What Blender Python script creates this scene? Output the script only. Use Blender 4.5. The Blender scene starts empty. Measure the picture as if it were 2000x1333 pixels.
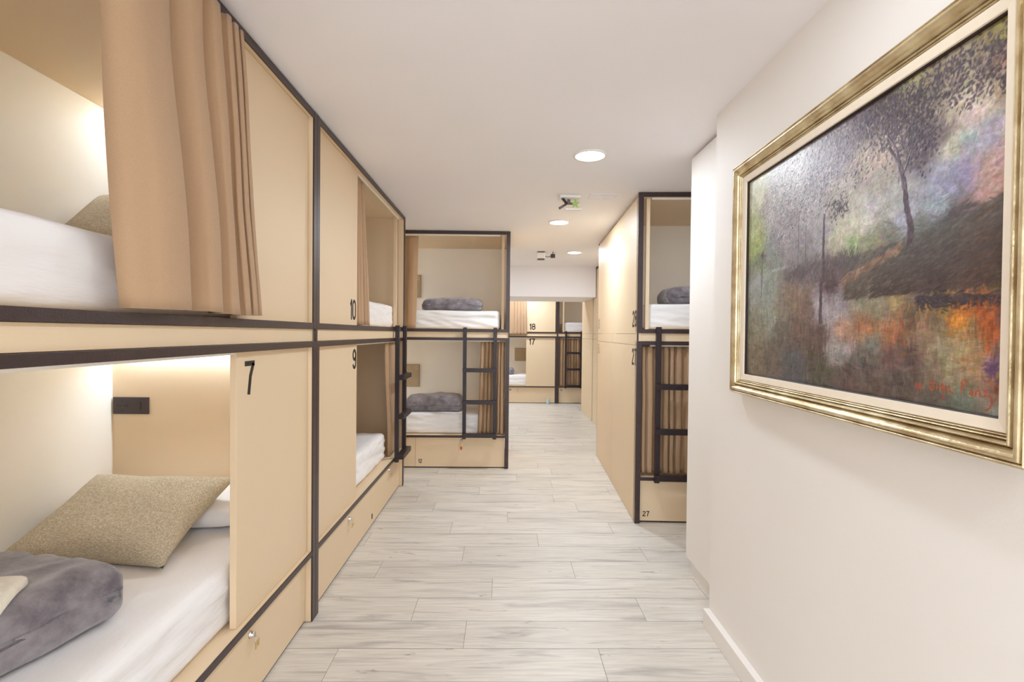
import bpy, bmesh, math, random
import numpy as np
from mathutils import Vector, Matrix, noise as mn

# ------------------------------------------------------------------ camera
SC = bpy.context.scene
COL = SC.collection
F, CAM_H = 1000.0, 1.32
YAW, PITCH, ROLL = 0.0150, 0.01435, 0.010
cam_d = bpy.data.cameras.new('camera'); cam_d.sensor_width = 36.0; cam_d.lens = 36.0 * F / 2000.0
cam_d.clip_start = 0.02; cam_d.clip_end = 100
cam = bpy.data.objects.new('camera', cam_d); COL.objects.link(cam)
cam.matrix_world = Matrix.Translation((0, 0, CAM_H)) @ (Matrix.Rotation(-YAW, 4, 'Z') @ Matrix.Rotation(math.pi/2-PITCH, 4, 'X') @ Matrix.Rotation(ROLL, 4, 'Z'))
SC.camera = cam
SC.view_settings.view_transform = 'Standard'; SC.view_settings.look = 'None'
SC.view_settings.gamma = 1.0; SC.view_settings.use_curve_mapping = False
SC.view_settings.exposure = 0.74
SC.cycles.diffuse_bounces = 8; SC.cycles.max_bounces = 12
SC.cycles.sample_clamp_indirect = 6.0
W_ = bpy.data.worlds.new('world'); SC.world = W_; W_.use_nodes = True
W_.node_tree.nodes['Background'].inputs[0].default_value = (.92, 0.98, 1.08, 1)
W_.node_tree.nodes['Background'].inputs[1].default_value = 1.5
LAMP_W = 10.0            # every ceiling downlight
LAMP_C = (0.885, 0.99, 1.10)
LED_C = (0.82, 1.03, 1.26)
CEIL = 2.312

# ------------------------------------------------------------------ materials
def lin(c):
    return tuple(((x/255.0)/12.92 if x/255.0 <= 0.04045 else ((x/255.0+0.055)/1.055)**2.4) for x in c) + (1.0,)
def mat(name, col, rough=0.5, metal=0.0, spec=0.5, nscale=0, namt=0.0, bump=0.0, bscale=200, stretch=(1, 1, 1), emis=None, estr=0, sheen=0.0, coords='Object', detail=3):
    m = bpy.data.materials.new(name); m.use_nodes = True
    nt = m.node_tree; b = nt.nodes['Principled BSDF']
    b.inputs['Base Color'].default_value = col; b.inputs['Roughness'].default_value = rough
    b.inputs['Metallic'].default_value = metal; b.inputs['Specular IOR Level'].default_value = spec
    if sheen: b.inputs['Sheen Weight'].default_value = sheen; b.inputs['Sheen Roughness'].default_value = 0.4
    if emis: b.inputs['Emission Color'].default_value = emis; b.inputs['Emission Strength'].default_value = estr
    if nscale or bump:
        tc = nt.nodes.new('ShaderNodeTexCoord'); mp = nt.nodes.new('ShaderNodeMapping'); mp.inputs['Scale'].default_value = stretch
        nt.links.new(tc.outputs[coords], mp.inputs['Vector'])
    if nscale:
        n = nt.nodes.new('ShaderNodeTexNoise'); n.inputs['Scale'].default_value = nscale; n.inputs['Detail'].default_value = detail
        nt.links.new(mp.outputs[0], n.inputs['Vector'])
        mr = nt.nodes.new('ShaderNodeMapRange'); mr.inputs['From Min'].default_value = 0.3; mr.inputs['From Max'].default_value = 0.7
        mr.inputs['To Min'].default_value = 1-namt; mr.inputs['To Max'].default_value = 1+namt
        nt.links.new(n.outputs[0], mr.inputs[0])
        vm = nt.nodes.new('ShaderNodeVectorMath'); vm.operation = 'SCALE'; vm.inputs[0].default_value = col[:3]
        nt.links.new(mr.outputs[0], vm.inputs['Scale']); nt.links.new(vm.outputs[0], b.inputs['Base Color'])
    if bump:
        n2 = nt.nodes.new('ShaderNodeTexNoise'); n2.inputs['Scale'].default_value = bscale; n2.inputs['Detail'].default_value = 4
        nt.links.new(mp.outputs[0], n2.inputs['Vector'])
        bp = nt.nodes.new('ShaderNodeBump'); bp.inputs['Strength'].default_value = bump; bp.inputs['Distance'].default_value = 0.01
        nt.links.new(n2.outputs[0], bp.inputs['Height']); nt.links.new(bp.outputs[0], b.inputs['Normal'])
    return m

M = {}
M['wall'] = mat('wall_paint', lin((236, 231, 226)), 0.6, nscale=2, namt=0.01, bump=0.03, bscale=150)
M['ceil'] = mat('ceiling_paint', lin((244, 241, 243)), 0.7, nscale=1.5, namt=0.01)
M['lam'] = mat('beige_laminate', lin((226, 203, 170)), 0.5, nscale=1.2, namt=0.012, bump=0.015, bscale=300)
M['back'] = mat('cream_back_board', lin((242, 236, 225)), 0.5, nscale=1.0, namt=0.01)
M['edge'] = mat('dark_brown_edging', lin((58, 43, 43)), 0.34, nscale=40, namt=0.12, bump=0.12, bscale=250)
M['ladder'] = mat('ladder_dark_metal', lin((40, 27, 31)), 0.42, metal=0.0, nscale=30, namt=0.1)
M['faint'] = mat('glare_paled_number_vinyl', lin((176, 154, 126)), 0.5, nscale=20, namt=0.05)  # number vinyl paled by gloss at a grazing angle, put into the colour
M['digit'] = mat('number_black_vinyl', lin((28, 22, 22)), 0.5, nscale=20, namt=0.05)
M['sheet'] = mat('white_sheet', lin((238, 236, 236)), 0.85, nscale=3, namt=0.015, bump=0.45, bscale=7, stretch=(1, 2.2, 5))
M['pillow'] = mat('white_pillowcase', lin((240, 238, 238)), 0.85, nscale=4, namt=0.01, bump=0.15, bscale=14)
M['steel'] = mat('polished_steel', (0.75, 0.73, 0.70, 1), 0.22, metal=1.0, nscale=30, namt=0.05)
M['brass'] = mat('brass', (0.72, 0.55, 0.25, 1), 0.3, metal=1.0, nscale=30, namt=0.05)
M['plast'] = mat('white_plastic', lin((240, 238, 234)), 0.4, nscale=10, namt=0.01)
M['darkplast'] = mat('dark_plastic', lin((58, 46, 46)), 0.4, nscale=30, namt=0.05)
M['hole'] = mat('socket_hole_black', lin((22, 17, 17)), 0.6, nscale=30, namt=0.05)
M['gap'] = mat('shadow_gap_brown', lin((150, 118, 84)), 0.6, nscale=10, namt=0.03)
M['lampglass'] = mat('lamp_diffuser', lin((255, 250, 240)), 0.4, nscale=5, namt=0.01, emis=(1.0, 0.95, 0.86, 1), estr=5.0)
M['led'] = mat('led_strip_glow', lin((255, 245, 225)), 0.4, nscale=5, namt=0.01, emis=LED_C+(1,), estr=10.0)
M['green'] = mat('green_plastic', lin((160, 195, 100)), 0.4, nscale=20, namt=0.05)
M['greytag'] = mat('grey_plastic', lin((120, 110, 108)), 0.4, nscale=20, namt=0.05)
M['redtag'] = mat('red_plastic', lin((205, 80, 50)), 0.4, nscale=20, namt=0.05)
M['towel'] = mat('cream_towelling', lin((246, 240, 224)), 0.95, nscale=60, namt=0.06, bump=0.6, bscale=260, sheen=0.2)
M['liner'] = mat('frame_cream_liner', lin((236, 222, 202)), 0.6, nscale=30, namt=0.02)
M['slip'] = mat('frame_dark_slip', lin((46, 32, 28)), 0.5, nscale=30, namt=0.05)
M['bottle'] = mat('pale_blue_plastic', lin((180, 205, 215)), 0.25, nscale=20, namt=0.05)
M['paper'] = mat('brown_backing_board', lin((150, 125, 95)), 0.8, nscale=20, namt=0.05)

def weave(name, c1, c2, scale, mixn, bump, rough=0.95, sheen=0.1):
    m = bpy.data.materials.new(name); m.use_nodes = True; nt = m.node_tree; b = nt.nodes['Principled BSDF']
    b.inputs['Roughness'].default_value = rough; b.inputs['Sheen Weight'].default_value = sheen
    tc = nt.nodes.new('ShaderNodeTexCoord')
    outs = []
    for st in ((1, 7, 7), (7, 1, 7)):
        mp = nt.nodes.new('ShaderNodeMapping'); mp.inputs['Scale'].default_value = st
        nt.links.new(tc.outputs['Object'], mp.inputs['Vector'])
        n = nt.nodes.new('ShaderNodeTexNoise'); n.inputs['Scale'].default_value = scale; n.inputs['Detail'].default_value = 3
        nt.links.new(mp.outputs[0], n.inputs['Vector']); outs.append(n)
    mx = nt.nodes.new('ShaderNodeMath'); mx.operation = 'ADD'
    nt.links.new(outs[0].outputs[0], mx.inputs[0]); nt.links.new(outs[1].outputs[0], mx.inputs[1])
    mr = nt.nodes.new('ShaderNodeMapRange'); mr.inputs['From Min'].default_value = 1-mixn; mr.inputs['From Max'].default_value = 1+mixn
    nt.links.new(mx.outputs[0], mr.inputs[0])
    mix = nt.nodes.new('ShaderNodeMix'); mix.data_type = 'RGBA'
    mix.inputs['A'].default_value = c1; mix.inputs['B'].default_value = c2
    nt.links.new(mr.outputs[0], mix.inputs['Factor']); nt.links.new(mix.outputs['Result'], b.inputs['Base Color'])
    bp = nt.nodes.new('ShaderNodeBump'); bp.inputs['Strength'].default_value = bump; bp.inputs['Distance'].default_value = 0.004
    nt.links.new(mx.outputs[0], bp.inputs['Height']); nt.links.new(bp.outputs[0], b.inputs['Normal'])
    return m
M['linen'] = weave('oatmeal_linen', lin((178, 162, 134)), lin((238, 226, 200)), 95, 0.16, 0.8)
M['curtain'] = weave('tan_curtain_cloth', lin((174, 141, 109)), lin((186, 154, 121)), 150, 0.25, 0.15, 0.85, 0.15)
M['pocket'] = weave('brown_linen_pocket', lin((164, 143, 114)), lin((196, 177, 148)), 90, 0.2, 0.5)

def fleece():
    m = mat('grey_fleece', lin((112, 104, 110)), 0.9, sheen=0.6, bump=0.35, bscale=420)
    nt = m.node_tree; b = nt.nodes['Principled BSDF']
    tc = nt.nodes.new('ShaderNodeTexCoord'); n = nt.nodes.new('ShaderNodeTexNoise'); n.inputs['Scale'].default_value = 11; n.inputs['Detail'].default_value = 8
    n.inputs['Roughness'].default_value = 0.65
    nt.links.new(tc.outputs['Object'], n.inputs['Vector'])
    cr = nt.nodes.new('ShaderNodeValToRGB'); cr.color_ramp.elements[0].position = 0.35; cr.color_ramp.elements[1].position = 0.68
    cr.color_ramp.elements[0].color = lin((98, 90, 97)); cr.color_ramp.elements[1].color = lin((158, 151, 155))
    nt.links.new(n.outputs[0], cr.inputs[0]); nt.links.new(cr.outputs[0], b.inputs['Base Color'])
    return m
M['fleece'] = fleece()

def gold():
    m = mat('antique_gold_leaf', (0.72, 0.56, 0.30, 1), 0.34, metal=0.75, bump=0.12, bscale=90)
    nt = m.node_tree; b = nt.nodes['Principled BSDF']
    tc = nt.nodes.new('ShaderNodeTexCoord'); n = nt.nodes.new('ShaderNodeTexNoise'); n.inputs['Scale'].default_value = 14; n.inputs['Detail'].default_value = 6
    nt.links.new(tc.outputs['Object'], n.inputs['Vector'])
    cr = nt.nodes.new('ShaderNodeValToRGB'); e = cr.color_ramp.elements
    e[0].position = 0.3; e[1].position = 0.7; e[0].color = (0.46, 0.33, 0.17, 1); e[1].color = (0.84, 0.74, 0.50, 1)
    nt.links.new(n.outputs[0], cr.inputs[0]); nt.links.new(cr.outputs[0], b.inputs['Base Color'])
    return m
M['gold'] = gold()

def floor_mat():
    m = bpy.data.materials.new('whitewashed_plank_tiles'); m.use_nodes = True; nt = m.node_tree; b = nt.nodes['Principled BSDF']
    N = nt.nodes.new; L = nt.links.new
    uv = N('ShaderNodeUVMap'); uv.uv_map = 'metres'
    at = N('ShaderNodeAttribute'); at.attribute_name = 'plank'
    cmb = N('ShaderNodeVectorMath'); cmb.operation = 'MULTIPLY_ADD'
    cmb.inputs[1].default_value = (37.0, 11.0, 19.0)
    L(at.outputs['Vector'], cmb.inputs[0]); L(uv.outputs[0], cmb.inputs[2])
    def noi(sx, sy, scale, det, rough=0.55, dist=0.0):
        mp = N('ShaderNodeMapping'); mp.inputs['Scale'].default_value = (sx, sy, 1); L(cmb.outputs[0], mp.inputs['Vector'])
        n = N('ShaderNodeTexNoise'); n.inputs['Scale'].default_value = scale; n.inputs['Detail'].default_value = det
        n.inputs['Roughness'].default_value = rough; n.inputs['Distortion'].default_value = dist; L(mp.outputs[0], n.inputs['Vector']); return n
    def ramp(src, p0, c0, p1, c1):
        r = N('ShaderNodeValToRGB'); r.color_ramp.elements[0].position = p0; r.color_ramp.elements[1].position = p1
        r.color_ramp.elements[0].color = c0; r.color_ramp.elements[1].color = c1; L(src, r.inputs[0]); return r
    fine = noi(1.2, 26, 4.0, 6, 0.6, 0.3); streak = noi(0.55, 5.5, 3.0, 4, 0.6, 0.8); cloud = noi(0.8, 2.2, 1.6, 2)
    base = ramp(fine.outputs[0], 0.35, lin((203, 196, 186)), 0.65, lin((223, 217, 207)))
    stc = ramp(streak.outputs[0], 0.53, (0, 0, 0, 1), 0.74, (1, 1, 1, 1))
    mx = N('ShaderNodeMix'); mx.data_type = 'RGBA'; mx.inputs['B'].default_value = lin((158, 152, 150))
    ml = N('ShaderNodeMath'); ml.operation = 'MULTIPLY'; ml.inputs[1].default_value = 0.8; L(stc.outputs[0], ml.inputs[0])
    L(ml.outputs[0], mx.inputs['Factor']); L(base.outputs[0], mx.inputs['A'])
    # small dark knots and thin cracks
    kn = noi(2.2, 9.0, 2.6, 3, 0.7, 0.4); kr = ramp(kn.outputs[0], 0.66, (0, 0, 0, 1), 0.76, (1, 1, 1, 1))
    mk = N('ShaderNodeMix'); mk.data_type = 'RGBA'; mk.inputs['B'].default_value = lin((118, 108, 104))
    ml2 = N('ShaderNodeMath'); ml2.operation = 'MULTIPLY'; ml2.inputs[1].default_value = 0.8; L(kr.outputs[0], ml2.inputs[0])
    L(ml2.outputs[0], mk.inputs['Factor']); L(mx.outputs['Result'], mk.inputs['A'])
    # plank tone
    sx = N('ShaderNodeSeparateXYZ'); L(at.outputs['Vector'], sx.inputs[0])
    mr = N('ShaderNodeMapRange'); mr.inputs['To Min'].default_value = 0.94; mr.inputs['To Max'].default_value = 1.05; L(sx.outputs[2], mr.inputs[0])
    mc = N('ShaderNodeMapRange'); mc.inputs['From Min'].default_value = 0.3; mc.inputs['From Max'].default_value = 0.7
    mc.inputs['To Min'].default_value = 0.95; mc.inputs['To Max'].default_value = 1.04; L(cloud.outputs[0], mc.inputs[0])
    mm = N('ShaderNodeMath'); mm.operation = 'MULTIPLY'; L(mr.outputs[0], mm.inputs[0]); L(mc.outputs[0], mm.inputs[1])
    sc_ = N('ShaderNodeVectorMath'); sc_.operation = 'SCALE'; L(mk.outputs['Result'], sc_.inputs[0]); L(mm.outputs[0], sc_.inputs['Scale'])
    L(sc_.outputs[0], b.inputs['Base Color'])
    b.inputs['Roughness'].default_value = 0.42
    bp = N('ShaderNodeBump'); bp.inputs['Strength'].default_value = 0.12; bp.inputs['Distance'].default_value = 0.002
    L(fine.outputs[0], bp.inputs['Height']); L(bp.outputs[0], b.inputs['Normal'])
    return m
M['floor'] = floor_mat()
M['grout'] = mat('tile_grout', lin((128, 118, 108)), 0.8, nscale=30, namt=0.05)

# ------------------------------------------------------------------ mesh helpers
class MB:
    def __init__(s): s.v = []; s.f = []; s.mi = []; s.sm = []
    def add(s, vs, fs, mi=0, sm=False):
        o = len(s.v); s.v += [tuple(p) for p in vs]
        for f in fs: s.f.append(tuple(i+o for i in f)); s.mi.append(mi); s.sm.append(sm)
        return s
    def box(s, u0, u1, v0, v1, z0, z1, mi=0):
        vs = [(u0, v0, z0), (u1, v0, z0), (u1, v1, z0), (u0, v1, z0), (u0, v0, z1), (u1, v0, z1), (u1, v1, z1), (u0, v1, z1)]
        return s.add(vs, [(0, 3, 2, 1), (4, 5, 6, 7), (0, 1, 5, 4), (1, 2, 6, 5), (2, 3, 7, 6), (3, 0, 4, 7)], mi)
    def tube(s, pts, r, n=10, mi=0, closed=False):
        pts = [Vector(p) for p in pts]; rings = []; N = len(pts)
        up = Vector((0.13, 0.21, 0.97)).normalized()
        for i, p in enumerate(pts):
            a = pts[(i-1) % N] if (closed or i > 0) else p; c = pts[(i+1) % N] if (closed or i < N-1) else p
            t = (c-a).normalized()
            x = t.cross(up) if abs(t.dot(up)) < 0.95 else t.cross(Vector((1, 0, 0)))
            x.normalize(); y = t.cross(x).normalized()
            rr = r[i] if isinstance(r, (list, tuple)) else r
            rings.append([p + x*math.cos(k*2*math.pi/n)*rr + y*math.sin(k*2*math.pi/n)*rr for k in range(n)])
        vs = [q for R in rings for q in R]; fs = []
        M_ = N if closed else N-1
        for i in range(M_):
            j = (i+1) % N
            for k in range(n): fs.append((i*n+k, i*n+(k+1) % n, j*n+(k+1) % n, j*n+k))
        if not closed: fs += [tuple(range(n-1, -1, -1)), tuple((N-1)*n+k for k in range(n))]
        return s.add(vs, fs, mi, True)
    def lathe(s, c, prof, n=32, mi=0, axis='z', cap=True):
        vs = []; fs = []
        for (r, h) in prof:
            for k in range(n):
                a = k*2*math.pi/n; x, y = r*math.cos(a), r*math.sin(a)
                vs.append({'z': (c[0]+x, c[1]+y, c[2]+h), 'y': (c[0]+x, c[1]+h, c[2]+y), 'x': (c[0]+h, c[1]+x, c[2]+y)}[axis])
        for i in range(len(prof)-1):
            for k in range(n): fs.append((i*n+k, i*n+(k+1) % n, (i+1)*n+(k+1) % n, (i+1)*n+k))
        if cap: fs += [tuple(range(n)), tuple((len(prof)-1)*n+k for k in range(n))]
        return s.add(vs, fs, mi, True)
    def ribbon(s, pts, t, v, th=0.0012, closed=False):
        # flat stroke in the u-z plane at depth v
        P = []
        for p in pts:
            if not P or (Vector(p)-P[-1]).length > 1e-4: P.append(Vector(p))
        if closed and (P[0]-P[-1]).length < 1e-4: P.pop()
        N = len(P); L = []; R = []
        for i in range(N):
            a = P[i-1] if (i > 0 or closed) else None; c = P[(i+1) % N] if (i < N-1 or closed) else None
            d1 = (P[i]-a).normalized() if a is not None else (c-P[i]).normalized()
            d2 = (c-P[i]).normalized() if c is not None else d1
            n1 = Vector((-d1.y, d1.x)); n2 = Vector((-d2.y, d2.x)); m = (n1+n2)
            if m.length < 1e-6: m = n1
            m.normalize(); k = 1/max(0.5, m.dot(n1)); L.append(P[i]+m*t/2*k); R.append(P[i]-m*t/2*k)
        vs = []
        for i in range(N): vs += [(L[i].x, v, L[i].y), (R[i].x, v, R[i].y), (L[i].x, v+th, L[i].y), (R[i].x, v+th, R[i].y)]
        fs = []
        for i in range(N if closed else N-1):
            a, b = 4*i, 4*((i+1) % N); fs += [(a, b, b+1, a+1), (a+2, a+3, b+3, b+2), (a, a+2, b+2, b), (a+1, b+1, b+3, a+3)]
        if not closed: e = 4*(N-1); fs += [(0, 1, 3, 2), (e, e+2, e+3, e+1)]
        return s.add(vs, fs)

class Fr:      # a placement frame: u to the right, v into the depth, z up
    def __init__(s, x, y, z=0, a=0): s.m = Matrix.Translation((x, y, z)) @ Matrix.Rotation(a, 4, 'Z')
WORLD = Fr(0, 0)
BASE = {}
def tag(o, label=None, cat=None, group=None, kind=None):
    if label: o['label'] = label
    if cat: o['category'] = cat
    if group: o['group'] = group
    if kind: o['kind'] = kind
    return o
def thing(name, label, cat, fr, base, group=None):
    o = bpy.data.objects.new(name, None); COL.objects.link(o); o.empty_display_size = 0.1
    o.matrix_world = fr.m @ Matrix.Translation(base); BASE[o] = Vector(base)
    return tag(o, label, cat, group)
def mk(name, mb, mats, parent=None, fr=WORLD, bevel=0.0, smooth=False, label=None, pivot=None):
    me = bpy.data.meshes.new(name); V = mb.v
    if parent is not None: off = BASE[parent]
    else:
        if pivot is None:
            A = np.array(V); lo = A.min(0); hi = A.max(0); pivot = ((lo[0]+hi[0])/2, (lo[1]+hi[1])/2, lo[2])
        off = Vector(pivot)
    me.from_pydata([(p[0]-off[0], p[1]-off[1], p[2]-off[2]) for p in V], [], mb.f)
    for m in (mats if isinstance(mats, (list, tuple)) else [mats]): me.materials.append(m)
    me.polygons.foreach_set('material_index', mb.mi)
    me.polygons.foreach_set('use_smooth', [bool(x or smooth) for x in mb.sm])
    me.validate()
    bm = bmesh.new(); bm.from_mesh(me); bmesh.ops.recalc_face_normals(bm, faces=bm.faces); bm.to_mesh(me); bm.free()
    o = bpy.data.objects.new(name, me); COL.objects.link(o)
    if parent is not None: o.parent = parent; BASE[o] = off
    else: o.matrix_world = fr.m @ Matrix.Translation(off); BASE[o] = off
    if bevel:
        b = o.modifiers.new('bevel', 'BEVEL'); b.width = bevel; b.segments = 2; b.limit_method = 'ANGLE'
    if label: o['label'] = label
    return o
def solo(name, mb, mats, fr, label, cat, group=None, **k):
    return tag(mk(name, mb, mats, None, fr, **k), label, cat, group)
def struct(name, mb, mats, fr=WORLD, **k):
    return tag(mk(name, mb, mats, None, fr, **k), kind='structure')
def nz(x, y, z, s): return mn.noise(Vector((x*s, y*s, z*s)))

# ------------------------------------------------------------------ the room
PW, PL, PY0 = 0.2055, 1.084, 1.92
joints = {0: .407, 1: -.16, 2: .669, 3: -.051, 4: .397, 5: -.233, 6: .226, 7: -.347, 8: .035, 9: -.52, 10: .404}
def build_floor():
    rnd = random.Random(5); vs = []; fs = []; uvs = []; pl = []
    X0, X1, Y0, Y1, g = -2.75, 3.1, -3.3, 10.9, 0.0009
    k = math.floor((Y0-PY0)/PW)
    while PY0+k*PW < Y1:
        y0 = PY0+k*PW; y1 = y0+PW; j = joints.get(k, rnd.uniform(-.5, .5)); x = j - math.ceil((j-X0)/PL)*PL
        while x < X1:
            r = [rnd.random() for _ in range(3)]
            a, b, c, d = max(x, X0)+g, min(x+PL, X1)-g, max(y0, Y0)+g, min(y1, Y1)-g
            if b > a and d > c:
                o = len(vs); vs += [(a, c, 0), (b, c, 0), (b, d, 0), (a, d, 0)]; fs.append((o, o+1, o+2, o+3))
                uvs += [(a-x, c-y0), (b-x, c-y0), (b-x, d-y0), (a-x, d-y0)]; pl += [r]*4
            x += PL
        k += 1
    nplank = len(fs); o = len(vs)
    vs += [(X0, Y0, -0.0012), (X1, Y0, -0.0012), (X1, Y1, -0.0012), (X0, Y1, -0.0012), (X0, Y0, -.08), (X1, Y0, -.08), (X1, Y1, -.08), (X0, Y1, -.08)]
    fs += [(o, o+1, o+2, o+3), (o+4, o+7, o+6, o+5), (o, o+4, o+5, o+1), (o+1, o+5, o+6, o+2), (o+2, o+6, o+7, o+3), (o+3, o+7, o+4, o)]
    me = bpy.data.meshes.new('floor'); me.from_pydata(vs, [], fs); me.materials.append(M['floor']); me.materials.append(M['grout'])
    for p in me.polygons:
        if p.index >= nplank: p.material_index = 1
    ul = me.uv_layers.new(name='metres'); at = me.attributes.new('plank', 'FLOAT_VECTOR', 'POINT')
    uvs += [(0, 0)]*8; pl += [[0, 0, 0]]*8
    for l in me.loops: ul.data[l.index].uv = uvs[l.vertex_index]
    at.data.foreach_set('vector', [c for r in pl for c in r])
    ob = bpy.data.objects.new('floor', me); COL.objects.link(ob); ob['kind'] = 'structure'
build_floor()
struct('ceiling', MB().box(-2.75, 3.1, -3.3, 10.9, CEIL, CEIL+.1), M['ceil'])
struct('wall_left', MB().box(-2.75, -2.6, -3.3, 10.9, 0, CEIL), M['wall'])
struct('wall_far', MB().box(-2.6, 3.0, 10.72, 10.9, 0, CEIL), M['wall'])
struct('wall_back', MB().box(-2.6, 3.0, -3.3, -3.15, 0, .45).box(-2.6, 3.0, -3.3, -3.15, 2.15, CEIL).box(-2.6, -2.3, -3.3, -3.15, .45, 2.15).box(.75, 3.0, -3.3, -3.15, .45, 2.15), M['wall'])
struct('added_window_1', MB().box(-2.3, .75, -3.26, -3.20, .45, .51).box(-2.3, .75, -3.26, -3.20, 2.09, 2.15).box(-2.3, -2.24, -3.26, -3.20, .51, 2.09).box(.69, .75, -3.26, -3.20, .51, 2.09).box(-.80, -.74, -3.26, -3.20, .51, 2.09), M['plast'])  # made-up window frame out of view, added with its light for frontal fill
_p = bpy.data.lights.new('added_window_fill', 'AREA'); _p.shape = 'RECTANGLE'; _p.size = 2.9; _p.size_y = 1.56; _p.energy = 34; _p.color = (.90, 1.0, 1.08)
_o = bpy.data.objects.new('added_window_fill', _p); COL.objects.link(_o); _o.location = (-.775, -3.28, 1.3); _o.rotation_euler = (math.pi/2, 0, 0)  # unseen area light added as fill from behind the camera
struct('wall_right', MB().box(.945, 1.10, -3.15, 2.30, 0, CEIL).box(1.10, 1.72, 2.10, 2.30, 0, CEIL), M['wall'])
struct('wall_alcove', MB().box(1.72, 3.0, 2.10, 2.85, 0, CEIL), M['wall'])
struct('wall_side', MB().box(2.98, 3.1, 2.85, 10.72, 0, CEIL), M['wall'])
struct('baseboard_right', MB().box(.917, .945, -3.15, 2.302, 0, .078), M['wall'], bevel=.002)
struct('trim_1', MB().box(-2.6, 1.335, 7.5, 8.62, 1.867, CEIL), M['ceil'], label='lowered white soffit')

# ------------------------------------------------------------------ number glyphs
def arc(cx, cy, rx, ry, a0, a1, n=10):
    return [(cx+rx*math.cos(math.radians(a0+(a1-a0)*i/n)), cy+ry*math.sin(math.radians(a0+(a1-a0)*i/n))) for i in range(n+1)]
GT = .15
def glyph(c):
    a, b = GT/2, .59-GT/2; m = .295; r = (b-a)/2
    if c == '1': return [([(m-.13, .74), (m-.02, .79), (m+.05, .93)], 0), ([(m+.05, 0), (m+.05, 1.0)], 0)]
    if c == '7': return [([(a-.07, .93), (b+.07, .93)], 0), ([(b, .93), (m+.04, .55), (m-.06, 0)], 0)]
    if c == '0': return [(arc(m, .93-r, r, r, 0, 180)+arc(m, .07+r, r, r, 180, 360), 1)]
    if c == '8': return [(arc(m, .93-r, r, r, 0, 180, 8)+arc(m, .535+r*.8, r, r*.8, 180, 360, 8), 1), (arc(m, .535-r*.8, r, r*.8, 0, 180, 8)+arc(m, .07+r, r, r, 180, 360, 8), 1)]
    if c == '9': return [(arc(m, .93-r, r, r, 0, 180, 8)+arc(m, .48+r, r, r, 180, 360, 8), 1), ([(b, .8), (b, .07+r)]+arc(m, .07+r, r, r, 0, -170, 8), 0)]
    if c == '6': return [(arc(m, .52-r, r, r, 0, 180, 8)+arc(m, .07+r, r, r, 180, 360, 8), 1), ([(a, .3), (a, .93-r)]+arc(m, .93-r, r, r, 180, 10, 8), 0)]
    if c == '2': return [(arc(m, .93-r, r, r, 170, 0, 8)+[(b, .66), (a+.02, .16), (a, .07)], 0), ([(a-.06, .07), (b+.07, .07)], 0)]
    if c == '5': return [([(b+.05, .93), (a+.03, .93), (a, .56)]+arc(m, .52-r, r, r, 120, 0, 8)+arc(m, .07+r, r, r, 0, -170, 8), 0)]
def number(txt, u, z, h, v, parent, th=-.0012):
    """digits of height h, left at u, foot at z, on a board whose face is at depth v"""
    mb = MB(); x = u
    for c in txt:
        for pts, cl in glyph(c): mb.ribbon([(x+p[0]*h, z+p[1]*h) for p in pts], GT*h, v+th, .0012, bool(cl))
        x += (.50 if c == '1' else .68)*h
    o = mk('number', mb, M['digit'], parent); o['label'] = 'black number '+txt; return o

# ------------------------------------------------------------------ bunk pods
SW = .036
ZB, ZL, ZU, ZT = (.302, .325), (1.25, 1.276), (1.333, 1.36), (2.278, 2.308)
def lock(mb_fr, parent, u, v, z, tagc=None):
    o = mk('cam_lock', MB().lathe((u, v, z), [(.0, -.016), (.009, -.016), (.011, -.012), (.011, -.002), (.014, 0)], 20, axis='y'), M['steel'], parent, label='steel lock with hanging keys')
    return o
def lockset(parent, u, v, z, red=False):
    lk = lock(None, parent, u, v, z)
    # ring, two flat keys
    mk('key_ring', MB().tube([(u+.011*math.cos(a), v-.019, z-.018+.011*math.sin(a)) for a in [i*math.pi/7 for i in range(14)]], .0011, 6, closed=True), M['steel'], lk) if False else None
    mb = MB().tube([(u+.011*math.cos(i*math.pi/7), v-.020, z-.016+.012*math.sin(i*math.pi/7)) for i in range(14)], .0012, 6, closed=True)
    mb.box(u-.006, u+.005, v-.022, v-.0195, z-.052, z-.026, 1).box(u+.008, u+.019, v-.024, v-.0215, z-.045, z-.022, 1)
    if red: mb.box(u-.009, u+.009, v-.024, v-.020, z-.085, z-.055, 2)
    k = mk('keys', mb, [M['steel'], M['brass'], M['redtag']], parent, bevel=.0008)
    return k

def led_strip(parent, u, v0, v1, z, watts, left=0):
    mk('led_strip', MB().box(u-.006, u+.006, v0, v1, z-.008, z), M['led'], parent, label='glowing warm LED strip')
    ld = bpy.data.lights.new('led_light', 'AREA'); ld.shape = 'RECTANGLE'; ld.size = .02; ld.size_y = v1-v0; ld.energy = watts; ld.color = LED_C
    lo = bpy.data.objects.new('led_light', ld); COL.objects.link(lo); lo.parent = parent
    lo.location = Vector((u+(.006 if left else -.006), (v0+v1)/2, z-.012)) - BASE[parent]; lo.rotation_euler = (0, math.radians(22 if left else -22), 0)

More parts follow.
